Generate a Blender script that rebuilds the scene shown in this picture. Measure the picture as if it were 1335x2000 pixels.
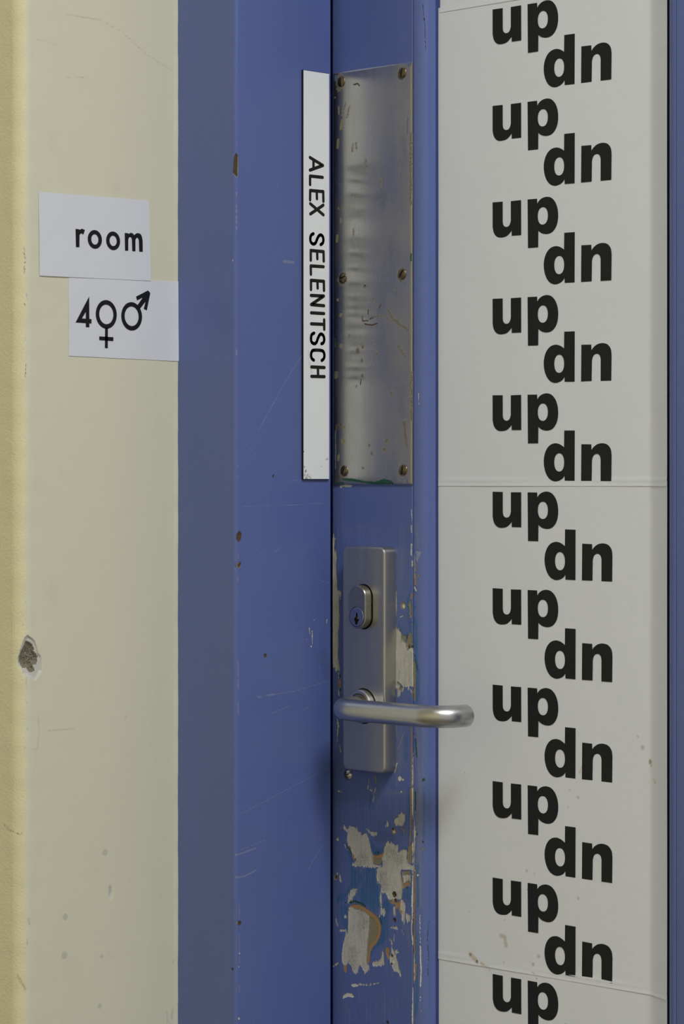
import bpy, bmesh, math, random
import numpy as np
from mathutils import Vector, geometry

for o in list(bpy.data.objects): bpy.data.objects.remove(o, do_unlink=True)
scn = bpy.context.scene
COL = scn.collection
MM = 0.001
random.seed(4); RNG = np.random.default_rng(7)

# ------------------------------------------------------------------ camera
# door face = plane y 0, door frame reveal = plane x 0, z up, lengths below in millimetres
FPX, CXP, HOR = 5275.0, 667.5, 945.0          # focal length in pixels, centre column, horizon row (1335 x 2000 frame)
S2 = math.sqrt(.5)
FW = (-S2, S2); RT = (S2, S2)
DIST = FPX/3.0; OFF = (647-CXP)/FPX*DIST
CAM = (-DIST*FW[0]-OFF*RT[0], -DIST*FW[1]-OFF*RT[1], 1180.0)
cd = bpy.data.cameras.new('camera'); cam = bpy.data.objects.new('camera', cd); COL.objects.link(cam)
cam.location = Vector(CAM)*MM
cam.rotation_euler = (math.pi/2, 0, math.pi/4)
cd.sensor_fit = 'HORIZONTAL'; cd.sensor_width = 36.0; cd.lens = 36.0*FPX/1335.0
cd.shift_y = -(1000-HOR)/1335.0
cd.clip_start = 0.05; cd.clip_end = 50
scn.camera = cam

# ------------------------------------------------------------------ light
w = bpy.data.worlds.new('world'); scn.world = w; w.use_nodes = True
bg = w.node_tree.nodes['Background']; bg.inputs[0].default_value = (0.97, 0.985, 1.0, 1); bg.inputs[1].default_value = 0.50
ld = bpy.data.lights.new('corridor_ceiling_lamp_offscreen', 'AREA'); ld.shape = 'RECTANGLE'; ld.size = 0.62; ld.size_y = 0.50
ld.energy = 31.9; ld.color = (0.965, 0.985, 1.0)
lo = bpy.data.objects.new('corridor_ceiling_lamp_offscreen', ld); COL.objects.link(lo); lo.location = (1.42, -0.78, 2.655)
vs = scn.view_settings
vs.view_transform = 'Standard'; vs.look = 'None'; vs.gamma = 1.0; vs.use_curve_mapping = False
vs.exposure = 0.0

# ------------------------------------------------------------------ tracing helpers: picture measurements to real planes
def ray(px, py):
    a = (px-CXP)/FPX
    return (FW[0]+a*RT[0], FW[1]+a*RT[1], (HOR-py)/FPX)
def unA(px, py, y=0.0):                      # onto a plane parallel to the door -> (x, z)
    d = ray(px, py); k = (y-CAM[1])/d[1]
    return (CAM[0]+k*d[0], CAM[2]+k*d[2])
def unB(px, py, x=0.0):                      # onto a plane parallel to the reveal -> (y, z)
    d = ray(px, py); k = (x-CAM[0])/d[0]
    return (CAM[1]+k*d[1], CAM[2]+k*d[2])
def crop(ox, oy, sc): return lambda X, Y: (ox+X/sc, oy+Y/sc)

# ------------------------------------------------------------------ objects
def link(name, me, mat=None, parent=None):
    o = bpy.data.objects.new(name, me); COL.objects.link(o)
    if mat is not None: me.materials.append(mat)
    if parent is not None: o.parent = parent
    return o
def tag(o, label=None, cat=None, group=None, kind=None):
    if label: o['label'] = label
    if cat: o['category'] = cat
    if group: o['group'] = group
    if kind: o['kind'] = kind
    return o
def empty(name, loc=(0, 0, 0)):
    o = bpy.data.objects.new(name, None); COL.objects.link(o); o.empty_display_size = .02
    o.location = loc
    return o
def mesh(name, V, Fc, smooth=None):
    me = bpy.data.meshes.new(name)
    V = np.asarray(V, float)*MM
    me.from_pydata(V.tolist(), [], Fc if isinstance(Fc, list) else Fc.tolist()); me.update()
    if smooth is not None:
        me.shade_smooth(); me.set_sharp_from_angle(angle=math.radians(smooth))
    return me
def refine(loop, steps):
    """subdivide the polyline segments that carry a step size"""
    out = []
    n = len(loop)
    for i in range(n):
        a, b = loop[i], loop[(i+1) % n]; out.append(a)
        st = steps.get(i)
        if st:
            L = math.hypot(b[0]-a[0], b[1]-a[1]); k = max(1, int(L/st))
            for j in range(1, k): out.append((a[0]+(b[0]-a[0])*j/k, a[1]+(b[1]-a[1])*j/k))
    return out
def arc(cx, cy, r, a0, a1, n):
    return [(cx+r*math.cos(math.radians(a0+(a1-a0)*i/n)), cy+r*math.sin(math.radians(a0+(a1-a0)*i/n))) for i in range(n+1)]
def prism(loop, zs):
    """closed outline in plan extruded through the heights zs -> V, F (outward)"""
    P = np.array(loop, float)
    if np.sum(P[:, 0]*np.roll(P[:, 1], -1)-np.roll(P[:, 0], -1)*P[:, 1]) < 0: P = P[::-1]
    n = len(P); m = len(zs)
    V = np.empty((m, n, 3)); V[:, :, :2] = P[None]; V[:, :, 2] = np.asarray(zs, float)[:, None]
    i = np.arange(n); i2 = (i+1) % n
    j = np.arange(m-1)[:, None]
    F = np.stack([j*n+i, j*n+i2, (j+1)*n+i2, (j+1)*n+i], -1).reshape(-1, 4).tolist()
    F.append(list(range(n-1, -1, -1))); F.append([(m-1)*n+k for k in range(n)])
    return V.reshape(-1, 3), F
def zrange(*parts):
    """(z0,z1,step) pieces -> sorted heights"""
    z = []
    for a, b, s in parts: z += list(np.linspace(a, b, max(2, int(round((b-a)/s))+1)))
    return sorted(set(round(q, 4) for q in z))
def box(x0, x1, y0, y1, z0, z1, bev=0.0, seg=2):
    bm = bmesh.new(); bmesh.ops.create_cube(bm, size=1)
    for v in bm.verts:
        v.co = ((x0+x1)/2+v.co.x*(x1-x0), (y0+y1)/2+v.co.y*(y1-y0), (z0+z1)/2+v.co.z*(z1-z0))
    if bev: bmesh.ops.bevel(bm, geom=bm.edges[:], offset=bev, segments=seg, affect='EDGES', profile=.5)
    for v in bm.verts: v.co *= MM
    me = bpy.data.meshes.new('box'); bm.to_mesh(me); bm.free()
    if bev: me.shade_smooth(); me.set_sharp_from_angle(angle=math.radians(40))
    return me

# ------------------------------------------------------------------ shape masks of chips, stains and scratches, stored on the mesh
def sdf_poly(P, pts):
    pts = np.asarray(pts, float); n = len(pts)
    d = np.full(len(P), 1e9); ins = np.zeros(len(P), bool)
    for i in range(n):
        a = pts[i]; b = pts[(i+1) % n]; e = b-a; wv = P-a
        t = np.clip((wv@e)/max(e@e, 1e-9), 0, 1)
        q = wv-t[:, None]*e
        d = np.minimum(d, (q*q).sum(1))
        c = (a[1] > P[:, 1]) != (b[1] > P[:, 1])
        if abs(b[1]-a[1]) > 1e-9:
            ins ^= c & (P[:, 0] < (b[0]-a[0])*(P[:, 1]-a[1])/(b[1]-a[1])+a[0])
    d = np.sqrt(d)
    return np.where(ins, -d, d)
def sdf_line(P, pts, r):
    pts = np.asarray(pts, float); d = np.full(len(P), 1e9)
    for i in range(max(1, len(pts)-1)):
        a = pts[i]; b = pts[min(i+1, len(pts)-1)]; e = b-a; wv = P-a
        t = np.clip((wv@e)/max(e@e, 1e-9), 0, 1)
        q = wv-t[:, None]*e
        d = np.minimum(d, (q*q).sum(1))
    return np.sqrt(d)-r
class Marks:
    """collects marks per layer in (w, z) surface coordinates, w = distance across the profile"""
    def __init__(s, conv, scale): s.L = {}; s.conv = conv; s.k = scale
    def cv(s, cr, pts): return [s.conv(*cr(*p)) for p in pts]
    def poly(s, layer, cr, *pts): s.L.setdefault(layer, []).append(('p', s.cv(cr, pts), 0))
    def line(s, layer, cr, r, *pts):
        a = cr(0, 0); b = cr(0, 1)
        s.L.setdefault(layer, []).append(('l', s.cv(cr, pts), r*(b[1]-a[1])/s.k))
    def dots(s, layer, cr, *trip):
        for x, y, r in trip: s.line(layer, cr, r, (x, y))
    def store(s, me, W, Z, far=4.0, layers=None, grow=0.0):
        P = np.stack([W, Z], 1); res = {}
        for lay in (layers or s.L):
            d = np.full(len(P), far)
            for kind, pts, r in s.L.get(lay, []):
                q = np.asarray(pts); m = far+r
                sel = (P[:, 0] > q[:, 0].min()-m) & (P[:, 0] < q[:, 0].max()+m) & (P[:, 1] > q[:, 1].min()-m) & (P[:, 1] < q[:, 1].max()+m)
                ix = np.nonzero(sel)[0]
                if not len(ix): continue
                v = sdf_poly(P[ix], q) if kind == 'p' else sdf_line(P[ix], q, r)
                d[ix] = np.minimum(d[ix], v)
            a = me.attributes.new('mark_'+lay, 'FLOAT', 'POINT'); a.data.foreach_set('value', (d-grow).astype(np.float32)); res[lay] = d
        return res

# ------------------------------------------------------------------ materials
class NT:
    def __init__(s, name):
        s.m = bpy.data.materials.new(name); s.m.use_nodes = True
        s.t = s.m.node_tree; s.b = s.t.nodes['Principled BSDF']
        s.co = s.t.nodes.new('ShaderNodeTexCoord')
    def n(s, t, **k):
        q = s.t.nodes.new('ShaderNode'+t)
        for a, b in k.items(): setattr(q, a, b)
        return q
    def l(s, a, b): s.t.links.new(a, b)
    def math(s, op, a, b=None, c=None):
        q = s.n('Math', operation=op)
        for i, v in enumerate((a, b, c)):
            if v is None: continue
            if isinstance(v, (int, float)): q.inputs[i].default_value = v
            else: s.l(v, q.inputs[i])
        return q.outputs[0]
    def noise(s, scale, detail=3, stretch=(1, 1, 1), rough=.55):
        mp = s.n('Mapping'); mp.inputs['Scale'].default_value = stretch
        s.l(s.co.outputs['Object'], mp.inputs[0])
        q = s.n('TexNoise'); q.inputs['Scale'].default_value = scale; q.inputs['Detail'].default_value = detail; q.inputs['Roughness'].default_value = rough
        s.l(mp.outputs[0], q.inputs['Vector'])
        return q.outputs['Fac']
    def ramp(s, v, a, b, lo=0., hi=1., smooth=True):
        q = s.n('MapRange'); q.interpolation_type = 'SMOOTHSTEP' if smooth else 'LINEAR'
        s.l(v, q.inputs[0])
        for i, x in zip((1, 2, 3, 4), (a, b, lo, hi)): q.inputs[i].default_value = x
        return q.outputs[0]
    def mix(s, f, a, b):
        q = s.n('Mix', data_type='RGBA')
        if isinstance(f, (int, float)): q.inputs['Factor'].default_value = f
        else: s.l(f, q.inputs['Factor'])
        for k, v in ((6, a), (7, b)):
            if isinstance(v, tuple): q.inputs[k].default_value = (*v, 1)
            else: s.l(v, q.inputs[k])
        return q.outputs[2]
    def mixf(s, f, a, b):
        q = s.n('Mix', data_type='FLOAT'); s.l(f, q.inputs[0])
        for k, v in ((2, a), (3, b)):
            if isinstance(v, (int, float)): q.inputs[k].default_value = v
            else: s.l(v, q.inputs[k])
        return q.outputs[0]
    def attr(s, name):
        q = s.n('Attribute'); q.attribute_name = name; return q.outputs['Fac']
    def bump(s, h, dist, strength=1.0, prev=None):
        q = s.n('Bump'); q.inputs['Strength'].default_value = strength; q.inputs['Distance'].default_value = dist
        s.l(h, q.inputs['Height'])
        if prev is not None: s.l(prev, q.inputs['Normal'])
        return q.outputs[0]
    def out(s, color=None, rough=None, normal=None, metal=0., spec=.5):
        if color is not None:
            if isinstance(color, tuple): s.b.inputs['Base Color'].default_value = (*color, 1)
            else: s.l(color, s.b.inputs['Base Color'])
        if rough is not None:
            if isinstance(rough, (int, float)): s.b.inputs['Roughness'].default_value = rough
            else: s.l(rough, s.b.inputs['Roughness'])
        if normal is not None: s.l(normal, s.b.inputs['Normal'])
        s.b.inputs['Metallic'].default_value = metal; s.b.inputs['Specular IOR Level'].default_value = spec
        return s.m

# colour, edge noise in mm, edge softness in mm, opacity, roughness
LAY = {
    'haze':   ((.20, .235, .33), .9, 1.3, .45, .45),
    'light':  ((.27, .31, .42), .35, .25, .85, .5),
    'old':    ((.042, .135, .33), 1.0, .7, .88, .45),
    'green':  ((.012, .085, .045), .5, .15, 1., .4),
    'orange': ((.43, .25, .075), .45, .15, .95, .6),
    'tan':    ((.27, .235, .15), .35, .15, 1., .7),
    'grey':   ((.56, .55, .505), .75, .16, 1., .75),
    'white':  ((.68, .66, .60), .45, .14, 1., .75),
    'brown':  ((.085, .05, .026), .35, .18, 1., .8),
    'dark':   ((.035, .035, .04), .35, .18, 1., .7),
    'grime':  ((.03, .03, .035), 2.6, .5, .6, .8),
    'scratch': ((.34, .37, .45), .12, .16, .42, .5),
    'stain':  ((.52, .38, .20), .8, .7, .55, .8),
    'paint':  ((.26, .225, .125), .35, .15, 1., .6),
    'blue':   ((.055, .115, .28), .8, .35, .8, .5),
    'core':   ((.26, .225, .165), 1.0, .25, 1., .95),
    'scuff':  ((.20, .235, .35), .9, .9, .42, .5),
    'smudge': ((.42, .41, .34), .5, .5, .42, .7),
    'rust':   ((.105, .075, .04), 1.4, .7, .75, .7),
}
ORDER = ['haze', 'light', 'old', 'scuff', 'stain', 'smudge', 'blue', 'green', 'rust', 'orange', 'tan', 'grey', 'white', 'core', 'paint', 'scratch', 'grime', 'brown', 'dark']
def layered(t, base, base_rough, layers, metal0=None):
    """mix marks over a base colour; returns colour, roughness, chip height, metal"""
    nz = t.noise(1500, 4, (1, 1, .45)); nzc = t.math('SUBTRACT', nz, .5)
    fine = t.noise(2600, 3, (1, 1, .7)); fray = t.math('SUBTRACT', t.noise(800, 3, (1, 1, .14)), .5)
    col, rg = base, base_rough; h = None; met = metal0
    for lay in [q for q in ORDER if q in layers]:
        c, amp, soft, op, rr = LAY[lay]
        d = t.math('MULTIPLY_ADD', nzc, amp*3.2, t.attr('mark_'+lay))
        if lay in ('grey', 'old', 'haze'): d = t.math('MULTIPLY_ADD', fray, 4.6 if lay == 'grey' else 5.0, d)
        m = t.ramp(d, soft, -soft, 0, op)
        if lay == 'grey':                     # loose flecks of paint lost around each patch
            m = t.math('MAXIMUM', m, t.math('MULTIPLY', t.ramp(d, 2.6, .3, 0, .8), t.ramp(t.noise(900, 4, (1, 1, .5)), .64, .70)))
        if lay == 'scuff': m = t.math('MULTIPLY', m, t.ramp(t.noise(900, 4, (1, 1, .035)), .50, .66))
        if lay == 'grime': m = t.math('MULTIPLY', m, t.ramp(fine, .48, .62))
        if lay == 'core': c = tuple(q*1.25 for q in c)
        vc = t.mix(t.ramp(fine, .42, .60), tuple(x*.42 for x in c), c) if lay == 'core' else t.mix(t.ramp(fine, .3, .75), tuple(x*.80 for x in c), tuple(min(1, x*1.12) for x in c))
        if lay == 'grey': vc = t.mix(t.ramp(t.noise(420, 4, (1, 1, .25)), .45, .75), vc, (.40, .395, .365))
        col = t.mix(m, col, vc)
        rg = t.mixf(m, rg, rr)
        if met is not None: met = t.mixf(m, met, 0.)
        if lay in ('grey', 'white', 'tan', 'orange', 'brown', 'dark', 'green'):
            h = m if h is None else t.math('MAXIMUM', h, m)
    return col, rg, h, met
def blue_paint(name, layers=()):
    t = NT(name)
    base = t.mix(t.noise(9, 3, (1, 1, .5)), (.096, .140, .372), (.109, .156, .405))
    base = t.mix(t.ramp(t.noise(260, 5, (1, 1, .06)), .62, .85, 0, .25), base, (.15, .195, .40))
    rg = t.ramp(t.noise(60, 3, (1, 1, .15)), .3, .7, .30, .40)
    col, rg, h, _ = layered(t, base, rg, layers)
    brush = t.noise(420, 3, (1, 1, .045))
    nrm = t.bump(brush, .00035, .35)
    nrm = t.bump(t.noise(55, 2, (1, 1, .4)), .0012, .22, nrm)
    if h is not None: nrm = t.bump(t.math('MULTIPLY', h, -1.), .00035, .9, nrm)
    return t.out(col, rg, nrm, spec=.65)
def plaster(name, layers=()):
    yc = YC*MM
    t = NT(name)
    # the outer wall face carries a yellower paint than the reveal
    sx = t.n('SeparateXYZ'); t.l(t.co.outputs['Object'], sx.inputs[0])
    e = t.math('MULTIPLY_ADD', t.noise(70, 4), .003, sx.outputs['Y'])
    cream = t.mix(t.noise(14, 4, (1, 1, .5)), (.765, .735, .56), (.80, .77, .595))
    cream = t.mix(t.ramp(t.noise(40, 5), .60, .80, 0, .35), cream, (.66, .62, .48))
    yel = t.mix(t.noise(60, 4), (.82, .755, .475), (.855, .79, .50))
    base = t.mix(t.ramp(e, yc+.0045, yc+.0075), yel, cream)
    col, rg, h, _ = layered(t, base, t.ramp(t.noise(30, 3), .3, .7, .42, .55), layers)
    n1 = t.bump(t.noise(300, 3, (1, 1, .06)), .0004, .25)
    n1 = t.bump(t.noise(90, 4), .0010, .18, n1)
    n1 = t.bump(t.math('MULTIPLY', t.noise(700, 3), t.ramp(e, yc+.0095, yc+.0055)), .0006, .5, n1)
    return t.out(col, rg, n1, spec=.4)
def paper(name, c0, c1, layers=()):
    t = NT(name)
    base = t.mix(t.noise(30, 4), c0, c1)
    col, rg, h, _ = layered(t, base, .72, layers) if layers else (base, .72, None, None)
    nrm = t.bump(t.noise(160, 4), .0006, .14)
    nrm = t.bump(t.noise(1400, 2), .00012, .25, nrm)
    return t.out(col, rg, nrm, spec=.25)
def plain(name, c, rough=.6, spec=.4, metal=0., nscale=300, var=.12):
    t = NT(name)
    col = t.mix(t.noise(nscale, 3), tuple(q*(1-var) for q in c), tuple(min(1, q*(1+var)) for q in c))
    return t.out(col, rough, t.bump(t.noise(nscale*2, 2), .0001, .15), metal=metal, spec=spec)
def satin_metal(name, c, r0, r1, stretch, sc=900, tarn=None, bstr=.18):
    t = NT(name)
    col = t.mix(t.noise(45, 5), tuple(q*.90 for q in c), tuple(q*1.06 for q in c))
    if tarn: col = t.mix(t.ramp(t.noise(90, 5, (1, 1, .6)), .62, .80, 0, .6), col, tarn)
    rg = t.ramp(t.noise(140, 4, stretch), .3, .7, r0, r1)
    return t.out(col, rg, t.bump(t.noise(sc, 2, stretch), .00012, bstr), metal=1.)

# ------------------------------------------------------------------ traced wear (crops of the photograph give the shapes)
X0, YJ = 4.5, -4.9                           # frame stop face and its end; the door closes behind it
YF = unB(460, 945, X0)[0]                    # frame front plane
XW = unA(347, 945, YF)[0]                    # reveal wall plane
YC = unB(40, 945, XW)[0]                     # outer wall plane
full = crop(0, 0, 1)
cL = crop(600, 1540, 4.347); cM = crop(600, 1020, 5.135); cN = crop(750, 1190, 11.76)
cP = crop(600, 1290, 3.708); cQ = crop(780, 980, 7.143); cR = crop(330, 850, 3.637); cS = crop(330, 240, 4.348)
cT = crop(0, 1600, 2.67); cU = crop(0, 1220, 11.125); cY = crop(560, 100, 4.347); cZ = crop(560, 520, 4.347)
cW = crop(820, 1700, 2.592); cX = crop(840, 1320, 2.697)

st = Marks(lambda px, py: unA(px, py, 0.0), 3.03)
G = lambda *p: st.poly('grey', cL, *p)
G((290,325),(320,315),(335,345),(370,318),(410,325),(430,365),(450,370),(458,410),(480,380),(505,385),(520,420),(535,470),(540,520),(552,560),(553,600),(560,640),(625,655),(622,672),(560,672),(470,665),(400,660),(370,650),(395,630),(420,600),(400,590),(385,540),(360,490),(338,470),(335,420),(340,385),(320,350))
G((650,500),(672,475),(685,448),(700,470),(715,445),(735,480),(755,490),(770,475),(775,505),(765,540),(800,525),(830,515),(850,540),(840,590),(855,640),(905,655),(905,700),(870,690),(800,685),(790,720),(800,790),(805,870),(800,930),(770,940),(700,940),(680,920),(660,880),(640,890),(625,870),(622,820),(600,800),(585,740),(580,675),(630,670),(640,620),(632,600),(650,560))
G((620,870),(628,960),(635,1020),(655,1015),(662,1050),(650,1090),(630,1060),(612,1090),(618,1000))
G((505,345),(530,365),(595,370),(590,400),(550,400),(520,370))
G((770,240),(795,205),(825,225),(830,270),(805,320),(775,310),(755,320),(735,285),(750,255))
G((660,320),(675,280),(688,285),(685,325))
G((360,855),(420,850),(415,890),(385,920),(375,950),(345,970),(345,920))
G((352,1010),(375,1000),(400,1020),(440,1030),(490,1050),(525,1080),(520,1200),(512,1300),(505,1400),(505,1480),(525,1500),(525,1530),(490,1575),(470,1530),(445,1490),(425,1560),(410,1575),(380,1540),(370,1500),(345,1480),(330,1500),(310,1500),(295,1470),(295,1400),(305,1320),(320,1240),(330,1210),(345,1230),(350,1100))
G((545,1480),(590,1465),(620,1450),(640,1380),(650,1400),(648,1450),(660,1480),(650,1500),(590,1510),(560,1505))
G((720,1340),(735,1380),(750,1420),(770,1480),(780,1530),(800,1590),(790,1595),(770,1560),(740,1550),(720,1520),(700,1460),(690,1420),(715,1400))
G((795,940),(820,950),(835,1000),(830,1080),(820,1150),(805,1120),(800,1060),(790,1020))
G((835,1060),(865,1070),(870,1120),(850,1140),(835,1100))
G((732,1000),(748,1000),(745,1060),(736,1090))
G((705,1175),(760,1170),(768,1195),(730,1190))
G((700,1280),(715,1275),(725,1330),(710,1320))
st.poly('white', cL, (370,1665),(400,1655),(435,1665),(430,1680),(385,1685))
st.line('grey', cL, 4, (435,1660),(520,1668),(605,1650))
st.poly('white', cL, (300,1785),(305,1755),(340,1735),(380,1740),(398,1770),(385,1775),(350,1765),(325,1775))
st.dots('grey', cL, (258,432,12),(275,775,6),(255,720,8),(322,1085,12),(430,1710,5),(760,1385,16),(730,1475,17))
for r_, *p in ((4,(318,475),(340,525)),(8,(285,1205),(328,1205)),(4,(225,1505),(265,1480)),(4,(245,1110),(258,1165)),(4,(275,740),(288,790)),(4,(565,65),(560,110)),(4,(800,1200),(815,1235)),(3,(735,1240),(733,1290)),(3,(245,20),(290,30))):
    st.line('grey', cL, r_, *p)
st.line('white', cL, 7, (893,0),(893,200),(903,300),(908,400),(893,480),(903,600),(897,700),(895,800),(890,900),(886,1000))
st.line('white', cL, 4, (890,1000),(888,1100),(882,1200),(893,1300),(900,1400),(905,1500),(905,1620),(895,1700),(893,1800),(890,1900),(890,2000))
st.line('grey', cL, 11, (905,300),(910,380),(895,620)); st.line('grey', cL, 8, (902,1420),(907,1560))
O = lambda *p: st.poly('orange', cL, *p)
O((355,460),(385,490),(400,560),(405,610),(390,605),(375,540),(350,480))
O((540,530),(560,565),(600,570),(640,550),(655,520),(650,580),(640,610),(615,645),(580,640),(555,620),(548,580))
st.poly('tan', cL, (553,592),(600,596),(645,584),(625,635),(580,635))
O((345,1040),(352,1005),(385,983),(440,988),(500,1018),(560,1060),(600,1100),(627,1170),(620,1240),(590,1310),(550,1350),(535,1400),(525,1480),(505,1480),(350,1400))
st.poly('tan', cL, (525,1085),(555,1100),(583,1135),(598,1180),(592,1240),(565,1295),(530,1325),(515,1420),(508,1400),(520,1200))
O((780,690),(805,760),(808,790),(790,780),(778,730)); O((800,790),(830,800),(860,790),(880,830),(850,820),(815,850),(805,850))
st.poly('tan', cL, (805,700),(870,700),(880,750),(880,800),(850,780),(815,830),(810,760))
O((670,925),(700,955),(760,970),(790,950),(795,1000),(800,1080),(785,1050),(770,1000),(755,1030),(750,985),(710,975))
O((665,1355),(685,1345),(700,1370),(690,1400),(700,1450),(685,1450),(668,1400)); O((300,1400),(312,1420),(305,1450)); O((308,1500),(337,1505),(332,1565),(315,1550))
O((790,315),(825,360),(825,385),(800,335))
st.poly('tan', cL, (885,470),(865,510),(850,580),(855,610),(880,640),(890,560)); st.line('orange', cL, 6, (876,0),(879,200),(872,450),(855,560))
st.line('orange', cL, 6, (915,690),(913,800),(912,1000),(905,1200),(912,1390)); st.line('orange', cL, 8, (920,1490),(916,1620)); st.dots('orange', cL, (985,520,7))
B = lambda *p: st.poly('old', cL, *p)
B((520,420),(560,480),(620,520),(660,470),(670,510),(650,580),(640,650),(600,680),(590,720),(600,800),(620,880),(610,1000),(590,1050),(560,1040),(520,1000),(450,960),(440,880),(470,820),(440,760),(470,680),(540,680),(560,640),(540,560))
B((370,680),(440,690),(440,780),(420,880),(410,940),(350,980),(340,900),(300,960),(250,960),(250,900),(330,880),(370,800))
B((630,1080),(680,1060),(690,1150),(680,1270),(640,1320),(570,1360),(545,1420),(530,1400),(590,1310),(625,1230),(628,1150))
B((280,1000),(340,1000),(345,1200),(310,1180),(285,1100)); B((775,500),(850,500),(860,470),(870,560),(840,520)); B((810,870),(880,830),(890,1000),(840,940),(810,930)); B((620,970),(690,940),(720,1000),(700,1060),(640,1060))
st.line('old', cL, 18, (340,480),(380,620),(380,700)); st.line('old', cL, 17, (928,1250),(932,1400),(925,1900)); st.line('old', cL, 8, (865,0),(868,400)); st.line('old', cL, 7, (990,0),(990,420)); st.line('old', cL, 10, (540,60),(520,180)); st.line('old', cL, 10, (810,320),(815,390)); st.line('old', cL, 12, (935,650),(938,1000))
st.line('green', cL, 7, (360,970),(400,958),(460,978),(490,1000)); st.dots('green', cL, (600,545,12),(575,545,7),(325,970,6),(925,390,9),(982,460,9),(845,845,6)); st.line('green', cL, 5, (612,1090),(628,1150)); st.line('green', cL, 6, (918,30),(916,180)); st.line('green', cL, 4, (345,480),(375,560))
st.dots('tan', cL, (735,365,27),(242,755,22),(738,930,36)); st.dots('brown', cL, (725,345,10),(240,755,12),(735,900,24),(745,950,16),(738,1118,17),(715,1420,12),(712,1490,9)); st.dots('white', cL, (735,368,11),(718,895,8),(728,1475,12),(748,1425,8))
for p in (((450,1080),(480,1130),(450,1170)), ((430,620),(480,590)), ((640,740),(650,830)), ((710,420),(600,400)), ((690,540),(780,600)), ((390,1390),(380,1500))): st.line('grime', cL, 45, *p)
st.line('haze', cL, 28, (480,720),(500,850),(570,960)); st.line('haze', cL, 14, (840,1180),(870,1340)); st.line('haze', cL, 8, (330,1840),(370,1960)); st.line('haze', cL, 30, (940,60),(950,1000)); st.line('haze', cL, 10, (590,20),(590,200)); st.line('haze', cL, 8, (690,0),(700,160)); st.line('haze', cL, 8, (440,1700),(440,1800))
st.line('white', cL, 7, (960,1345),(962,1480),(966,1560),(960,1680)); st.line('white', cL, 3, (955,1080),(960,1330)); st.dots('white', cL, (960,1775,7),(958,1800,6),(938,738,9)); st.line('grey', cL, 4, (957,1830),(965,1900))
st.line('dark', cL, 2, (1030,1150),(1020,1300),(1030,1420),(1025,1600)); st.dots('dark', cL, (680,1985,14))
# around the lock
st.line('white', cM, 6, (875,510),(877,650)); st.line('grey', cM, 9, (883,680),(890,780),(885,900),(880,1000)); st.dots('tan', cM, (960,835,34)); st.dots('white', cM, (965,842,17)); st.line('white', cM, 4, (930,950),(955,940))
st.line('orange', cM, 8, (1042,720),(1042,760)); st.poly('tan', cM, (1008,830),(1035,780),(1045,850),(1045,900),(1030,880)); st.dots('orange', cM, (1038,940,13)); st.dots('tan', cM, (1047,1020,9))
st.poly('grey', cN, (240,350),(300,440),(360,490),(395,540),(400,640),(410,740),(470,755),(500,800),(510,880),(530,940),(560,920),(600,890),(650,895),(650,1000),(650,1200),(655,1500),(650,1760),(500,1780),(420,1780),(390,1740),(300,1670),(290,1700),(370,1760),(300,1810),(245,1820),(245,1500),(260,1200),(255,900),(245,650),(240,450))
st.line('white', cN, 12, (640,910),(640,1300),(645,1750)); st.line('white', cN, 12, (275,950),(262,1300),(268,1780)); st.poly('white', cN, (560,920),(600,890),(650,895),(650,970),(600,960)); st.line('white', cN, 6, (415,775),(470,760),(500,850))
st.line('tan', cN, 4, (405,780),(408,1200),(408,1730)); st.line('brown', cN, 9, (300,1670),(370,1720),(410,1775))
st.poly('tan', cN, (395,560),(440,600),(505,610),(500,660),(470,750),(410,740)); st.poly('tan', cN, (500,760),(530,700),(560,620),(590,500),(610,540),(640,600),(640,800),(600,890),(530,900),(505,830)); st.dots('orange', cN, (562,630,18)); st.dots('brown', cN, (570,870,30),(640,860,22)); st.dots('dark', cN, (575,815,12))
st.line('old', cN, 16, (300,330),(380,450),(430,560),(500,590),(540,580),(590,480),(605,330),(600,250)); st.line('green', cN, 12, (520,610),(520,680))
st.line('tan', cN, 28, (690,1220),(700,1400),(705,1600),(695,1800),(700,2000)); st.line('green', cN, 13, (700,1060),(740,1300),(755,1420)); st.line('old', cN, 40, (720,260),(730,600),(735,1000),(770,1350),(775,1800),(760,2000))
st.line('grey', cN, 10, (440,1800),(400,1880)); st.poly('grey', cN, (290,1880),(380,1890),(350,1960),(320,2020),(295,2000)); st.poly('tan', cN, (300,1790),(420,1790),(380,1880),(300,1880)); st.line('grey', cN, 14, (560,1800),(615,1850),(632,1900)); st.line('orange', cN, 9, (630,1900),(635,2000))
st.poly('grey', cM, (245,170),(265,130),(280,160),(275,260),(295,350),(285,420),(298,560),(295,620),(300,680),(340,700),(330,780),(318,700),(315,900),(310,1100),(305,1300),(320,1480),(290,1490),(260,1450),(250,1350),(245,900),(243,500))
st.dots('green', cP, (235,112,9),(238,210,7)); st.poly('orange', cP, (227,140),(243,140),(243,195),(230,195)); st.line('grey', cP, 3, (222,90),(222,200),(230,250)); st.line('grey', cP, 8, (217,430),(226,480)); st.line('grey', cP, 5, (220,500),(215,580)); st.line('grey', cP, 3, (232,620),(240,660)); st.line('orange', cP, 2, (262,740),(262,790))
st.line('tan', cP, 7, (495,840),(497,880)); st.line('grey', cP, 4, (487,930),(480,970)); st.dots('white', cP, (670,855,17),(693,862,8)); st.line('white', cP, 3, (650,740),(632,810)); st.line('orange', cP, 4, (752,450),(757,1000)); st.line('white', cP, 5, (766,650),(763,800),(766,1000)); st.line('green', cP, 5, (780,570),(792,700)); st.dots('green', cP, (842,870,12)); st.dots('tan', cP, (777,550,8)); st.dots('white', cP, (680,950,6),(228,945,6))
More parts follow.
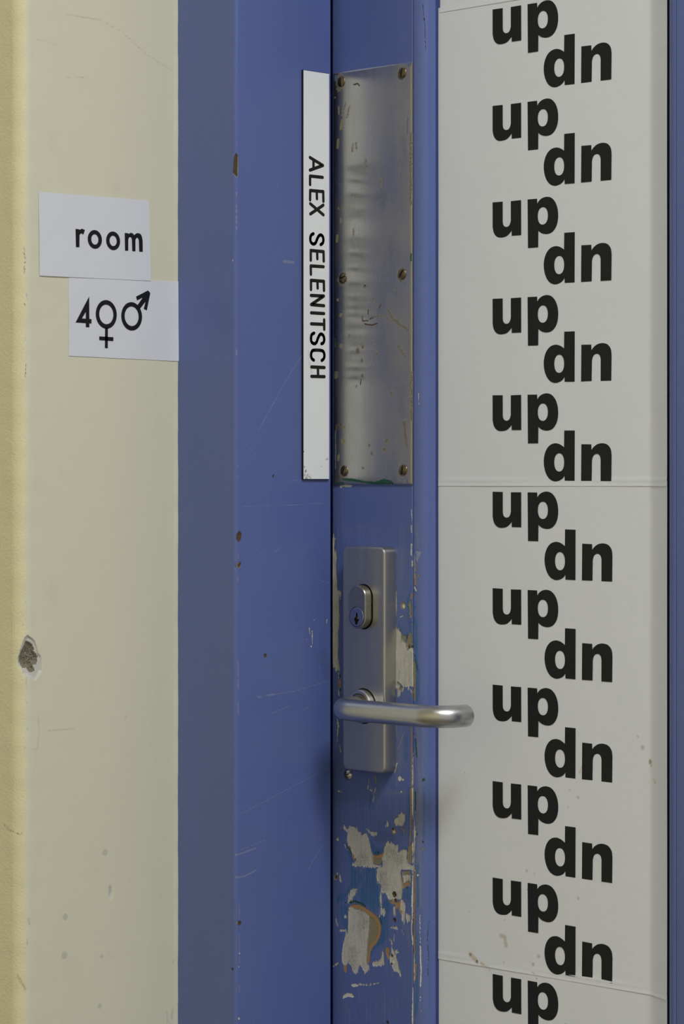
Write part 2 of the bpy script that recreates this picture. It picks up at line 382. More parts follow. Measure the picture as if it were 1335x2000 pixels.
st.line('haze', cP, 14, (680,480),(670,700),(650,900)); st.line('old', cP, 9, (715,560),(715,720)); st.line('haze', cP, 8, (840,500),(835,900)); st.line('grey', cP, 3, (445,860),(440,930),(470,945)); st.line('scratch', cP, 3, (700,520),(670,600),(655,640)); st.line('scratch', cP, 3, (640,460),(650,560)); st.line('haze', cP, 12, (800,480),(815,980))
st.line('old', cP, 10, (785,200),(790,300)); st.line('tan', cP, 9, (775,60),(778,280)); st.line('haze', cP, 14, (560,960),(700,960)); st.line('haze', cP, 9, (450,900),(470,960))
st.line('white', cQ, 5, (165,110),(170,260)); st.line('white', cQ, 6, (163,330),(165,430)); st.line('white', cQ, 10, (165,590),(163,740)); st.line('white', cQ, 6, (172,820),(172,900))
st.poly('light', cQ, (225,700),(245,685),(297,710),(270,780),(245,840),(230,800),(240,740)); st.line('light', cQ, 11, (205,760),(207,900),(205,1060)); st.line('orange', cQ, 6, (230,850),(225,960)); st.line('orange', cQ, 10, (220,1010),(220,1150)); st.dots('orange', cQ, (265,1030,11),(170,1300,11),(152,1600,15)); st.line('white', cQ, 9, (208,1190),(228,1235)); st.dots('old', cQ, (212,1250,15),(205,500,14),(215,1470,22),(225,1650,26)); st.line('tan', cQ, 15, (150,1400),(150,1560)); st.line('green', cQ, 9, (120,1460),(130,1480)); st.line('old', cQ, 14, (135,1300),(110,1420),(135,1700)); st.line('haze', cQ, 12, (30,630),(30,1050)); st.line('haze', cQ, 25, (240,300),(245,620))
st.line('tan', cQ, 4, (185,1060),(185,1180)); st.line('haze', cM, 5, (440,60),(415,200)); st.line('haze', cM, 5, (480,40),(530,30)); st.line('haze', cM, 12, (930,60),(935,240))
st.poly('white', cZ, (450,1865),(500,1855),(555,1860),(540,1875),(480,1870),(455,1885))
cV = crop(580, 0, 4.45)
st.line('dark', cV, 2, (1093,30),(1100,130),(1110,200),(1118,420)); st.dots('dark', cV, (1105,157,9)); st.line('white', cZ, 2, (1118,1080),(1120,1180)); st.line('light', cY, 4, (1068,300),(1070,420))
st.poly('scuff', cL, (225,0),(880,0),(885,1640),(700,1990),(300,1990),(225,1500)); st.poly('scuff', cP, (640,440),(745,440),(745,1000),(230,1000),(230,960),(640,830))
st.poly('scuff', cM, (300,20),(1040,20),(1040,230),(300,230)); st.poly('scuff', cM, (885,230),(1040,230),(1030,1000),(890,700)); st.line('scuff', cL, 40, (945,0),(945,1900)); st.line('scuff', cQ, 30, (235,150),(240,1900))
G((805,742),(850,722),(878,742),(868,772),(822,800))
STL = list(st.L)

jm = Marks(lambda px, py: (lambda q: (q[0]+X0, q[1]))(unB(px, py, X0)), 2.97)
for r_, *p in ((4,(993,1360),(995,1385),(1000,1410)),(4,(1015,1390),(1015,1480))): jm.line('white', cR, r_, *p)
jm.dots('white', cR, (1008,1500,8),(1025,1315,4),(1035,1310,4),(975,1450,4),(945,1393,4)); jm.line('white', cR, 4, (1122,1310),(1117,1335)); jm.dots('brown', cR, (683,1566,13),(1073,1267,5)); jm.dots('dark', cR, (740,290,9))
for p in (((520,505),(800,500),(1140,480)), ((630,1865),(900,1815),(1130,1745)), ((750,830),(800,790)), ((1040,1020),(1090,1038),(1140,1045)), ((720,1980),(860,1920)), ((520,50),(620,135)), ((950,1950),(1000,1930)), ((600,800),(660,840))): jm.line('scratch', cR, 3, *p)
for p in (((505,840),(560,740),(592,690)), ((500,1360),(560,1352)), ((470,1590),(640,1500)), ((560,940),(640,930)), ((470,1660),(520,1640)), ((600,1700),(630,1650))): jm.line('scratch', full, .8, *p)
jm.poly('brown', cR, (500,680),(515,700),(510,745),(492,762),(475,740),(480,705)); jm.poly('brown', cR, (505,900),(512,920),(495,945),(480,925)); jm.line('tan', cR, 24, (494,720)); jm.line('tan', cR, 21, (494,922)); jm.line('dent', cR, 6, (464,925),(480,955))
jm.poly('brown', cS, (565,255),(580,270),(580,370),(575,400),(582,460),(570,455),(540,420),(543,360),(550,290)); jm.line('tan', cS, 7, (582,280),(582,455),(545,425))
jm.line('scratch', cS, 12, (975,1175),(1055,1185)); jm.dots('scratch', cS, (920,538,8)); jm.dots('white', cS, (538,1163,8))
for y in (590,700,740,790,830,885,1930,1950): jm.line('scratch', cS, 8, (570,y),(573,y+18))
jm.dots('brown', cT, (1248,543,12)); jm.dots('tan', cT, (1236,540,7)); jm.dots('dark', cT, (1210,790,7)); jm.dots('white', cT, (1248,700,5),(1245,1040,6),(1226,187,4),(1248,478,3),(1244,770,3),(1248,655,3),(1243,800,3)); jm.line('scratch', cT, 4, (1225,190),(1335,150)); jm.line('scratch', cT, 4, (1225,303),(1270,300),(1335,265))
for y0, y1 in ((600,690),(720,750),(860,900),(440,520)): jm.line('scratch', cT, 3, (1247,y0),(1248,y1))
for y0, y1 in ((210,220),(290,300),(840,870),(1010,1040),(1110,1120),(1600,1720),(1740,1800),(1900,1980)): jm.line('scratch', cR, 5, (490,y0),(492,y1))
jm.line('grime', cR, 40, (1090,1560),(1110,1640),(1120,1700))
JML = [q for q in jm.L if q != 'dent']

wl = Marks(lambda px, py: (lambda q: (q[0]+XW, q[1]))(unB(px, py, XW)), 2.85)
wl.poly('white', cU, (590,215),(640,255),(700,290),(755,350),(790,440),(815,540),(830,620),(890,680),(905,760),(905,900),(905,1020),(850,1070),(800,1170),(760,1205),(700,1195),(620,1150),(560,1120),(490,1090),(450,1000),(400,950),(355,900),(340,830),(355,730),(390,620),(420,530),(470,400),(510,300))
wl.poly('core', cU, (540,350),(620,370),(690,420),(710,480),(740,530),(720,570),(760,620),(800,680),(800,800),(780,870),(700,880),(740,1000),(690,1040),(620,1040),(580,980),(560,950),(460,960),(420,900),(370,820),(370,740),(410,640),(440,560),(490,480),(520,400))
wl.poly('white', cT, (565,345),(582,350),(588,395),(578,418),(567,400)); wl.dots('white', cU, (490,15,20))
wl.dots('smudge', cT, (548,173,16),(530,715,10),(520,975,13),(335,710,18),(340,510,16)); wl.line('smudge', cT, 6, (148,520),(152,550)); wl.line('smudge', cT, 4, (140,630),(142,660)); wl.line('smudge', cT, 5, (900,985),(895,1040)); wl.line('smudge', cT, 4, (905,735),(902,745)); wl.line('smudge', cT, 3, (870,1000),(872,1060))
wl.line('stain', cT, 7, (85,825),(120,870),(130,890)); wl.line('rust', cT, 1.5, (0,55),(40,72),(90,80),(122,75))
cK = crop(0, 1150, 3.513)
for p in ((178,640,6),(183,780,5),(183,800,4),(140,985,6),(188,965,8),(165,1100,8),(178,1085,5),(155,1020,5),(175,90,6),(178,130,3)): wl.dots('smudge', cK, p)
wl.line('smudge', cK, 2, (265,880),(268,980),(255,1100),(220,1102)); wl.line('stain', cK, 2, (330,975),(440,965),(510,958)); wl.line('smudge', cU, 8, (575,1130),(565,1200),(570,1300))
wl.line('white', cK, 4, (865,870),(853,905))
cH = crop(0, 0, 2.78); cI = crop(0, 300, 2.967)
wl.line('stain', cH, 2, (360,75),(460,95),(540,105),(660,170),(800,300),(940,385)); wl.line('stain', cH, 2, (360,420),(480,420)); wl.line('stain', cH, 2, (200,215),(310,240))
wl.line('rust', cI, 2, (135,545),(142,600),(138,690)); wl.line('white', cI, 4, (130,1090),(150,1080)); wl.line('white', cI, 5, (150,810),(160,850)); wl.line('rust', cI, 1.5, (140,860),(140,880)); wl.line('rust', cI, 1.5, (148,1220),(146,1300))
for p in ((1225,110,4),(1220,100,4)): wl.dots('dark', cK, p)
wl.dots('dark', cH, (962,697,5),(960,290,3),(962,630,3))
WLL = list(wl.L)

pp = Marks(lambda px, py: unA(px, py, -1.2), 3.03)
for a in (((440,475),(442,530),6), ((470,590),(458,655),12), ((436,755),(431,818),11), ((408,393),(408,395),6), ((478,1328),(480,1330),8), ((435,1335),(436,1336),6), ((457,1425),(458,1450),9), ((428,1568),(425,1612),11)): pp.line('paint', cY, a[2], a[0], a[1])
pp.dots('paint', cZ, (430,285,11),(458,415,15),(458,675,18),(485,1365,13),(475,1485,22)); pp.line('paint', cZ, 10, (440,1610),(435,1640)); pp.dots('brown', cZ, (430,1365,20),(455,1345,10))
pp.poly('green', cZ, (470,1800),(560,1805),(650,1825),(740,1830),(800,1815),(820,1805),(880,1820),(910,1845),(800,1850),(700,1845),(600,1830),(480,1815)); pp.line('green', cZ, 6, (415,1835),(480,1840)); pp.line('green', cZ, 4, (410,620),(410,680)); pp.line('green', cY, 5, (1052,1720),(1052,1780))
pp.line('blue', cZ, 6, (995,1795),(970,1840)); pp.line('blue', cZ, 6, (1010,1790),(1025,1840)); pp.line('blue', cZ, 6, (1005,30),(1010,80)); pp.line('blue', cZ, 4, (960,130),(1010,150)); pp.line('blue', cZ, 5, (413,1400),(413,1720)); pp.line('blue', cY, 14, (410,170),(480,150),(750,115),(900,100),(1050,90)); pp.dots('blue', cY, (975,200,42),(1040,110,22),(420,230,22)); pp.line('blue', cY, 5, (1025,560),(1025,700))
pp.line('rust', cZ, 12, (995,1320),(1015,1520)); pp.line('rust', cZ, 10, (860,370),(900,450),(1030,545)); pp.line('rust', cZ, 8, (950,680),(1000,760)); pp.dots('rust', cZ, (660,170,12),(765,740,10),(885,1080,14),(640,930,14),(600,720,22),(645,680,14),(635,800,14),(720,1590,12),(700,1520,8),(530,590,9),(415,925,26),(845,1480,20),(825,1560,18),(645,1715,10))
pp.line('brown', cZ, 3, (640,420),(642,465),(690,462)); pp.line('brown', cZ, 4, (660,490),(720,500),(770,485)); pp.line('brown', cZ, 3, (700,450),(735,435)); pp.line('brown', cZ, 3, (630,960),(626,1005)); pp.line('rust', cZ, 4, (720,430),(820,420),(880,470)); pp.line('brown', cZ, 3, (690,370),(690,410)); pp.line('brown', cZ, 3, (780,360),(800,320))
for a in ((500,440,470,540),(530,470,510,560),(560,790,555,850),(585,780,590,830),(670,920,672,990),(797,1080,795,1170),(565,1510,565,1560)): pp.line('rust', cY, 4, (a[0],a[1]),(a[2],a[3]))
pp.line('brown', cY, 4, (565,285),(600,275),(615,290)); pp.dots('rust', cY, (455,225,30),(440,320,18))
pp.line('rust', cY, 8, (1050,700),(1050,1300)); pp.line('rust', cZ, 6, (1055,900),(1055,1300)); pp.dots('dark', cY, (665,1990,6)); pp.dots('rust', cZ, (728,280,6),(880,272,6),(915,203,5),(590,1020,7))
for q in ((665.5, 161), (784.5, 144), (668, 545), (784, 537), (671, 921), (786, 919)): pp.dots('rust', full, (*q, 11.5))
PPL = list(pp.L)

YP = 12.0                                     # plane of the pasted sheets
ps = Marks(lambda px, py: unA(px, py, YP), 3.15)
ps.dots('stain', cX, (1093,320,6),(1118,378,11),(1160,455,14),(1165,470,9),(1190,560,8),(787,510,6),(778,640,8),(725,690,5),(735,600,4),(1180,545,6)); ps.line('stain', cX, 4, (800,480),(785,515)); ps.dots('dark', cX, (182,512,2.4))
ps.dots('rust', cX, (1158,452,6))
ps.line('stain', cW, 10, (410,330),(430,335),(435,380)); ps.line('stain', cW, 12, (255,425),(285,455)); ps.line('stain', cW, 7, (310,470),(360,508)); ps.dots('stain', cW, (600,435,10),(572,475,9),(575,520,5),(430,250,4),(590,545,8),(250,210,4),(425,465,5),(800,140,7),(540,3,8),(578,18,6),(545,98,5)); ps.dots('rust', cW, (290,462,8),(255,425,5),(575,520,3))
PSL = list(ps.L)

# ------------------------------------------------------------------ materials in use
M_stile = blue_paint('chipped_blue_paint', STL)
M_bead = M_stile
M_jamb = blue_paint('scratched_blue_paint', JML)
M_blue = blue_paint('blue_gloss_paint')
M_wall = plaster('cream_wall_paint', WLL)
M_wallp = plaster('cream_wall_paint_clean')
M_sheet = paper('poster_paper', (.805, .828, .89), (.83, .853, .915), PSL)
M_card = paper('sign_paper', (.775, .785, .835), (.805, .815, .865))
M_ink = plain('black_ink', (.0085, .0085, .0085), .55, .35)
M_core = plain('black_laminate', (.008, .008, .01), .45, .4)
M_lock = satin_metal('satin_chrome', (.52, .51, .475), .34, .44, (1, 1, .12), 1200)
M_lever = satin_metal('worn_satin_steel', (.56, .56, .56), .28, .38, (.15, 1, 1), 1100)
M_cyl = satin_metal('nickel', (.40, .39, .37), .24, .34, (1, 1, .4), 1200)
M_plug = satin_metal('plug_nickel', (.42, .44, .50), .16, .24, (1, 1, 1), 1200)
M_rusty = satin_metal('tarnished_brass', (.20, .165, .11), .28, .46, (1, 1, 1), 1500, (.10, .075, .05), .4)
M_zinc = satin_metal('zinc_screw', (.55, .54, .50), .22, .36, (1, 1, 1), 1500, (.2, .18, .14), .3)
M_engr = plain('engraving_shade_dirt', (.12, .115, .11), .6, .3)  # shade and dirt of the engraved line put into one dark colour
M_brass = satin_metal('keyway_brass', (.55, .42, .16), .3, .4, (1, 1, 1))
M_floor = plain('brown_linoleum', (.20, .165, .125), .35, .45, nscale=25)
M_ceil = plain('ceiling_paint', (.78, .77, .74), .8, .2, nscale=20, var=.03)
M_body = plain('lamp_housing', (.72, .72, .70), .4, .4)
def steel_plate():
    t = NT('brushed_steel_plate')
    c = t.mix(t.noise(30, 5), (.46, .445, .415), (.53, .515, .485))
    c = t.mix(t.ramp(t.noise(70, 6, (1, 1, .5)), .55, .80, 0, .38), c, (.27, .25, .215))
    c = t.mix(t.ramp(t.noise(900, 3, (1, 1, .05)), .55, .8, 0, .35), c, (.30, .285, .26))
    m0 = t.n('Value'); m0.outputs[0].default_value = 1.0
    col, rg, h, met = layered(t, c, t.ramp(t.noise(50, 4, (1, 1, .4)), .3, .7, .25, .32), PPL, m0.outputs[0])
    n = t.bump(t.noise(1500, 2, (1, 1, .02)), .00012, .30)
    t.l(met, t.b.inputs['Metallic'])
    tv = t.n('CombineXYZ'); tv.inputs[0].default_value = 1.0; t.l(tv.outputs[0], t.b.inputs['Tangent']); t.b.inputs['Anisotropic'].default_value = .72
    t.out(col, rg, n, metal=1.)
    return t.m
M_plate = steel_plate()

# ------------------------------------------------------------------ the setting
FL, TOP, CEIL = 0.0, 2040.0, 2700.0
# left wall: outer face, rounded corner, reveal; a knocked-out chip on the corner
R = 9.0
loop = [(-1500, YC)] + [(-90+i, YC) for i in range(0, 18)] + refine([(-72, YC), (XW-R, YC)], {0: .5})[:-1]
c_arc = arc(XW-R, YC+R, R, -90, 0, 30)
loop += c_arc + refine([(XW, YC+R), (XW, YC+R+16)], {0: .5})[1:-1]
loop += refine([(XW, YC+R+16), (XW, YF-2)], {0: 1.0})[:-1] + [(XW, YF-2), (XW, YF-1), (XW, YF), (XW, 60), (-1500, 60)]
zs = zrange((0, 820, 205), (820, 1030, 1.5), (1030, 1095, .5), (1095, 1510, 1.5), (1510, 2040, 265))
V, F = prism(loop, zs)
W = V[:, 0]+V[:, 1]
me = mesh('wall_left', V, F)
sd = wl.store(me, W, V[:, 2])
dep = np.clip(-sd['white']*1.1, 0, 1.6) + np.clip(-sd['core']*.9, 0, 2.2)*(.75+.5*RNG.random(len(V)))
flat = (V[:, 1] < YF) & (V[:, 0] > -1400)
nx = np.where(V[:, 0] > XW-.01, -1., np.where(V[:, 1] < YC+.01, 0., -S2)); ny = np.where(V[:, 1] < YC+.01, 1., np.where(V[:, 0] > XW-.01, 0., S2))
nx = np.where(dep > 0, -S2, nx); ny = np.where(dep > 0, S2, ny)
# slight hand-plastered waviness of the arris
wav = .35*np.sin(V[:, 2]*.035+1)+.25*np.sin(V[:, 2]*.11)+.2*np.sin(V[:, 2]*.31+2)
near = np.exp(-((V[:, 1]-YC-4)**2)/120.)*np.exp(-((V[:, 0]-XW+4)**2)/120.)
dep = dep + wav*near*.6
lipm = (np.abs(V[:, 0]-XW) < .01) & (V[:, 1] > YF-2.6) & (V[:, 1] < YF+.1)
lw = .24+.12*np.sin(V[:, 2]*.05)+.08*np.sin(V[:, 2]*.17+1)+.06*np.sin(V[:, 2]*.43)
V2 = V.copy(); V2[flat, 0] += (nx*dep)[flat]; V2[flat, 1] += (ny*dep)[flat]; V2[lipm, 0] += lw[lipm]
me.vertices.foreach_set('co', (V2*MM).astype(np.float32).ravel()); me.update()
me.shade_smooth(); me.set_sharp_from_angle(angle=math.radians(55))
tag(link('wall_left', me, M_wall), 'cream painted plaster wall corner and deep door reveal with a chipped arris', 'wall', kind='structure')

DW = 822.0                                    # door leaf from x 2 to x 822
XR = DW+2                                     # right frame face
def mirror(l): return [(XR-x, y) for x, y in l]
tag(link('wall_right', mesh('wall_right', *prism(mirror([(-1700, YC), (XW-R, YC)] + c_arc[1:] + [(XW, 60), (-1700, 60)]), [0, TOP]), 55), M_wallp), 'cream painted plaster wall beyond the closing side of the doorway', 'wall', kind='structure')
tag(link('wall_top', box(-1500, XR+1700, YC, 60, TOP, CEIL), M_wallp), 'cream plaster wall above the blue door frame', 'wall', kind='structure')
tag(link('floor', box(-1500, XR+1700, -2600, 60, -40, 0), M_floor), 'brown linoleum corridor floor in front of the door', 'floor', kind='structure')
tag(link('ceiling', box(-1500, XR+1700, -2600, 60, CEIL, CEIL+40), M_ceil), 'white corridor ceiling over the doorway', 'ceiling', kind='structure')
tag(link('wall_front', box(-1500, XR+1700, -2660, -2600, 0, CEIL), M_wallp), 'cream corridor wall facing the blue door', 'wall', kind='structure')

# frame: face and reveal in one post, rounded arris
RJ = 3.2
jl = [(XW, YF)] + refine([(XW, YF), (X0-RJ, YF)], {0: 2.0})[1:-1] + arc(X0-RJ, YF+RJ, RJ, -90, 0, 9) + refine([(X0, YF+RJ), (X0, YJ-.8)], {0: .7})[1:-1] + arc(X0-.8, YJ-.8, .8, 0, 90, 4) + [(-12, YJ), (-12, 45), (XW, 45)]
zs = zrange((0, 820, 410), (820, 1510, .75), (1510, TOP-60, 235))
V, F = prism(jl, zs); me = mesh('trim_1', V, F)
sj = jm.store(me, V[:, 0]+V[:, 1], V[:, 2])
dent = np.clip(-sj['brown'], 0, .7)+np.clip(-sj['dark'], 0, .6)+np.clip(-sj['dent']*1.5, 0, 1.0)
V[:, 0] -= dent*S2; V[:, 1] += dent*S2
me.vertices.foreach_set('co', (V*MM).astype(np.float32).ravel()); me.update(); me.shade_smooth(); me.set_sharp_from_angle(angle=math.radians(50))
tag(link('trim_1', me, M_jamb), 'blue painted door frame post between cream reveal and door stile', 'door frame', kind='structure')
tag(link('trim_2', mesh('trim_2', *prism(mirror([(XW, YF), (X0-RJ, YF)] + arc(X0-RJ, YF+RJ, RJ, -90, 0, 6)[1:] + [(X0, YJ), (-12, YJ), (-12, 45), (XW, 45)]), [0, TOP-60]), 50), M_blue), 'blue painted door frame post on the hinge side of the door', 'door frame', kind='structure')
tag(link('trim_3', box(XW, XR-XW, YF, 45, TOP-60, TOP, 2.5), M_blue), 'blue painted head of the door frame above the door', 'door frame', kind='structure')

# ------------------------------------------------------------------ the door
door = tag(empty('door_1'), 'blue painted panelled door with steel push plate, lever lock and chipped stile', 'door', kind='structure')
XS = 72.7
sl = arc(1.5, 1.2, 1.2, 180, 270, 5) + refine([(1.5, 0), (XS-.5, 0)], {0: .45})[1:-1] + arc(XS-.5, .5, .5, -90, 0, 3) + [(XS, 40), (-11, 40), (-11, 24), (.3, 24)]
DB, DT = 6.0, TOP-63
zs = zrange((DB, 800, 397), (800, 1182, .45), (1182, 1520, 2.0), (1520, DT, 228))
V, F = prism(sl, zs); me = mesh('stile', V, F)
ss = st.store(me, V[:, 0]+np.maximum(V[:, 1], 0)*.0, V[:, 2], layers=STL, grow=.1)
h = np.clip(-np.minimum(ss['grey'], ss['white'])*.6, 0, .22)+np.clip(-ss['brown'], 0, .8)+np.clip(-ss['tan']*.5, 0, .12)
fm = V[:, 1] < .01; V[fm, 1] += h[fm]
me.vertices.foreach_set('co', (V*MM).astype(np.float32).ravel()); me.update(); me.shade_smooth(); me.set_sharp_from_angle(angle=math.radians(50))
tag(link('stile', me, M_stile, door), 'blue lock stile with paint chipped down to grey primer, orange and old blue')
# quarter round bead beside the stile
BX = XS+.45; BR = 9.9
bl = [(BX, 1.0)] + [(BX+.3+BR*math.sin(math.radians(a)), .25+BR*(1-math.cos(math.radians(a)))) for a in np.linspace(0, 88, 34)] + [(BX+BR-1.6, BR+.5), (BX+BR-1.6, 12.3), (BX, 12.3)]
zs = zrange((DB+120, 800, 330), (800, 1210, .5), (1210, 1520, 1.0), (1520, DT-110, 180))
V, F = prism(bl, zs); me = mesh('glazing_bead', V, F)
st.store(me, V[:, 0]+V[:, 1], V[:, 2], layers=STL, grow=.1)
me.shade_smooth(); me.set_sharp_from_angle(angle=math.radians(50))
tag(link('glazing_bead', me, M_bead, door), 'quarter round blue bead worn along its edge')
XB = 282.3                                    # right edge of the narrow panel
bl2 = [(XB-.05, 1.0)] + [(XB-.3-BR*math.sin(math.radians(a)), .25+BR*(1-math.cos(math.radians(a)))) for a in np.linspace(0, 88, 20)] + [(XB-BR-.3, 11.4), (XB-.05, 11.4)]
me = mesh('glazing_bead', *prism(bl2, zrange((DB+120, 800, 330), (800, 1520, 4), (1520, DT-110, 180))), 50)
link('glazing_bead', me, M_blue, door)
XM = XB+90
link('stile', box(XB, XM, 0, 40, DB, DT, .6), M_blue, door)
link('stile', box(750, DW, 0, 40, DB, DT, .6), M_blue, door)
link('panel', box(XS, XB, 12.4, 30, DB+100, DT-100), M_blue, door)
link('panel', box(XM, 750, 12.4, 30, DB+100, DT-100), M_blue, door)
for x0, x1 in ((XS, XB), (XM, 750)):
    link('rail', box(x0+.2, x1-.2, .0, 40, DB, DB+118, .6), M_blue, door); link('rail', box(x0+.2, x1-.2, .0, 40, DT-108, DT, .6), M_blue, door)

# ---- lofted rounded plates
def rrect(cx, cz, w, h, r, n=8):
    r = min(r, w/2-1e-3, h/2-1e-3); out = []
    for sx, sz, a in ((1, 1, 0), (-1, 1, 90), (-1, -1, 180), (1, -1, 270)):
        for i in range(n+1):
            t = math.radians(a+90*i/n); out.append((cx+sx*(w/2-r)+r*math.cos(t), cz+sz*(h/2-r)+r*math.sin(t)))
    return out
def loft(cx, cz, w, h, lay, n=8, smooth=35, holes=()):
    """lay = [(y, inset, corner radius)...] from the back to the front (front towards -y)"""
    V = []; F = []
    for y, ins, r in lay: V += [(x, y, z) for x, z in rrect(cx, cz, w-2*ins, h-2*ins, r, n)]
    m = 4*(n+1)
    for j in range(len(lay)-1):
        for i in range(m): F.append([j*m+i, j*m+(i+1) % m, (j+1)*m+(i+1) % m, (j+1)*m+i])
    F.append([m-1-i for i in range(m)])
    if not holes: F.append([(len(lay)-1)*m+i for i in range(m)])
    else:                                     # front face pierced by sunk pockets (outline, floor depth)
        yf = lay[-1][0]; outer = [(V[(len(lay)-1)*m+i][0], V[(len(lay)-1)*m+i][2]) for i in range(m)]
        loops = [[Vector((x, z, 0)) for x, z in l] for l in [outer]+[q[0] for q in holes]]
        fl = [p for l in loops for p in l]; b = len(V); V += [(p.x, yf, p.y) for p in fl]
        for t in geometry.tessellate_polygon(loops):
            p, q, u = [fl[e] for e in t]; cr = (q.x-p.x)*(u.y-p.y)-(q.y-p.y)*(u.x-p.x)
            if abs(cr) > 1e-9: F.append([b+e for e in (t if cr > 0 else t[::-1])])
        for l, yd in holes:
            b = len(V); k = len(l)
            V += [(x, yf, z) for x, z in l]+[(x, yd, z) for x, z in l]
            F += [[b+i, b+k+i, b+k+(i+1) % k, b+(i+1) % k] for i in range(k)]
            F.append([b+k+i for i in range(k)])
    return mesh('loft', V, F, smooth)

# ---- push plate, a fine grid so that the stains keep their shapes
px0, px1, pz0, pz1 = 3.1, 73.3, 1179.6, 1446.8
xs = np.linspace(px0, px1, 130); zz = np.linspace(pz0, pz1, 480)
X, Z = np.meshgrid(xs, zz); nX, nZ = len(xs), len(zz)
edge = np.minimum(np.minimum(X-px0, px1-X), np.minimum(Z-pz0, pz1-Z))
Yf = -1.25+.35*np.clip(1-edge/1.2, 0, 1)**2 + .10*np.sin(X*.09+1)*np.sin(Z*.021)
V = np.concatenate([np.stack([X, Yf, Z], -1).reshape(-1, 3), np.stack([X, Yf*0-.02, Z], -1).reshape(-1, 3)])
i, j = np.meshgrid(np.arange(nX-1), np.arange(nZ-1)); a = (j*nX+i).ravel()
Ff = np.stack([a, a+1, a+nX+1, a+nX], 1)
per = [k for k in range(nX)] + [k*nX+nX-1 for k in range(1, nZ)] + [(nZ-1)*nX+k for k in range(nX-2, -1, -1)] + [k*nX for k in range(nZ-2, 0, -1)]
N0 = nX*nZ
Fs = [[per[k], per[k]+N0, per[(k+1) % len(per)]+N0, per[(k+1) % len(per)]] for k in range(len(per))]
me = mesh('push_plate', V, Ff.tolist()+Fs, 40)
pp.store(me, V[:, 0], V[:, 2], grow=.2)
plate = tag(link('push_plate', me, M_plate, door), 'tarnished brushed steel push plate with specks of old paint')

def screw(cx, y0, cz, r, hgt, ang, mat, parent, cross=False, sw=.55):
    n = 34; V = []; F = []
    ca, sa = math.cos(ang), math.sin(ang)
    for j in range(n+1):
        for i in range(n+1):
            u = -1+2*i/n; v = -1+2*j/n
            x = u*math.sqrt(1-v*v/2); z = v*math.sqrt(1-u*u/2); q = min(1, math.hypot(x, z))
            y = hgt*(1-.85*q**2.6) if q < .995 else 0.0
            p = (x*ca+z*sa)*r; s = (-x*sa+z*ca)*r
            if abs(s) < sw and (not cross or abs(p) < r*.62): y -= hgt*.75
            if cross and abs(p) < sw and abs(s) < r*.62: y = min(y, hgt*.25)
            V.append((cx+x*r, y0-max(y, -.1 if q < .99 else 0), cz+z*r))
    for j in range(n):
        for i in range(n): k = j*(n+1)+i; F.append([k, k+1, k+n+2, k+n+1])
    per = [i for i in range(n+1)]+[k*(n+1)+n for k in range(1, n+1)]+[n*(n+1)+i for i in range(n-1, -1, -1)]+[k*(n+1) for k in range(n-1, 0, -1)]
    b = len(V)
    for k in per: V.append((V[k][0], y0+.2, V[k][2]))
    for k in range(len(per)): F.append([per[k], b+k, b+(k+1) % len(per), per[(k+1) % len(per)]])
    return link('screw', mesh('screw', V, F, 30), mat, parent)
for (sx, sy), an in zip(((665.5, 159.5), (784.5, 142), (668, 543), (784, 535), (671, 919.5), (786, 918)), (1.62, 1.3, .25, 1.0, .9+.3, 1.45)):
    q = unA(sx, sy, -1.8); screw(q[0], -1.15, q[1], 3.5, 1.5, an, M_rusty, plate)

# ---- lock furniture
LX, LZ = 39.2, 1038.2
lock = tag(link('lock_plate', loft(39.0, 1068, 38.4, 144, [(-.02, 0, 4.5), (-8.6, .22, 4.3), (-9.5, .42, 4.1), (-9.95, .85, 3.7), (-10.15, 1.6, 3.0)], 8, 28, [(rrect(LX+.1, 1101.6, 16.6, 29.0, 8.3, 14), -4.0), (rrect(LX, LZ, 22.8, 22.8, 11.4, 14), -4.0)]), M_lock, door), 'satin chrome lock plate')
cyl = tag(link('lock_cylinder', loft(LX, 1101.6, 15.2, 27.6, [(-4.05, 0, 7.6), (-15.6, 0, 7.6), (-16.1, .3, 7.3), (-16.25, .6, 7.0)], 14, 28, [(rrect(LX, 1095.4, 13.0, 13.0, 6.5, 14), -12.5)]), M_cyl, lock), 'oval nickel lock cylinder with worn engraved oval mark')
def disc(cx, cz, r, y0, y1, mat, name, par, n=40, bev=.3):
    return link(name, loft(cx, cz, 2*r, 2*r, [(y0, 0, r), (y1+bev, 0, r), (y1, bev, r)], n//4, 30), mat, par)
def ring(cx, cz, rx, rz, w_, y0, y1, mat, name, par, n=56):
    V = []; F = []
    for k in range(n):
        c, s = math.cos(2*math.pi*k/n), math.sin(2*math.pi*k/n)
        for (d, y) in ((-w_/2, y0), (-w_/2, y1), (w_/2, y1), (w_/2, y0)): V.append((cx+(rx+d)*c, y, cz+(rz+d)*s))
    for k in range(n):
        a, b = 4*k, 4*((k+1) % n)
        for e in range(4): F.append([a+e, a+(e+1) % 4, b+(e+1) % 4, b+e])
    return link(name, mesh(name, V, F), mat, par)
def flat_on_A(name, polys, y, thick, mat, par):
    """polys: list of (outer, [holes]) in (x, z); thin raised print facing -y"""
    V = []; F = []
    for outer, holes in polys:
        loops = [[Vector((x, z, 0)) for x, z in l] for l in [outer]+list(holes)]
        tri = geometry.tessellate_polygon(loops); fl = [p for l in loops for p in l]
        b = len(V); V += [(p.x, y-thick, p.y) for p in fl]
        for t in tri:
            a, c, d = [fl[q] for q in t]
            cr = (c.x-a.x)*(d.y-a.y)-(c.y-a.y)*(d.x-a.x)
            F.append([b+q for q in (t if cr > 0 else t[::-1])])
    return link(name, mesh(name, V, F), mat, par)
cJ = crop(660, 1120, 15.39)
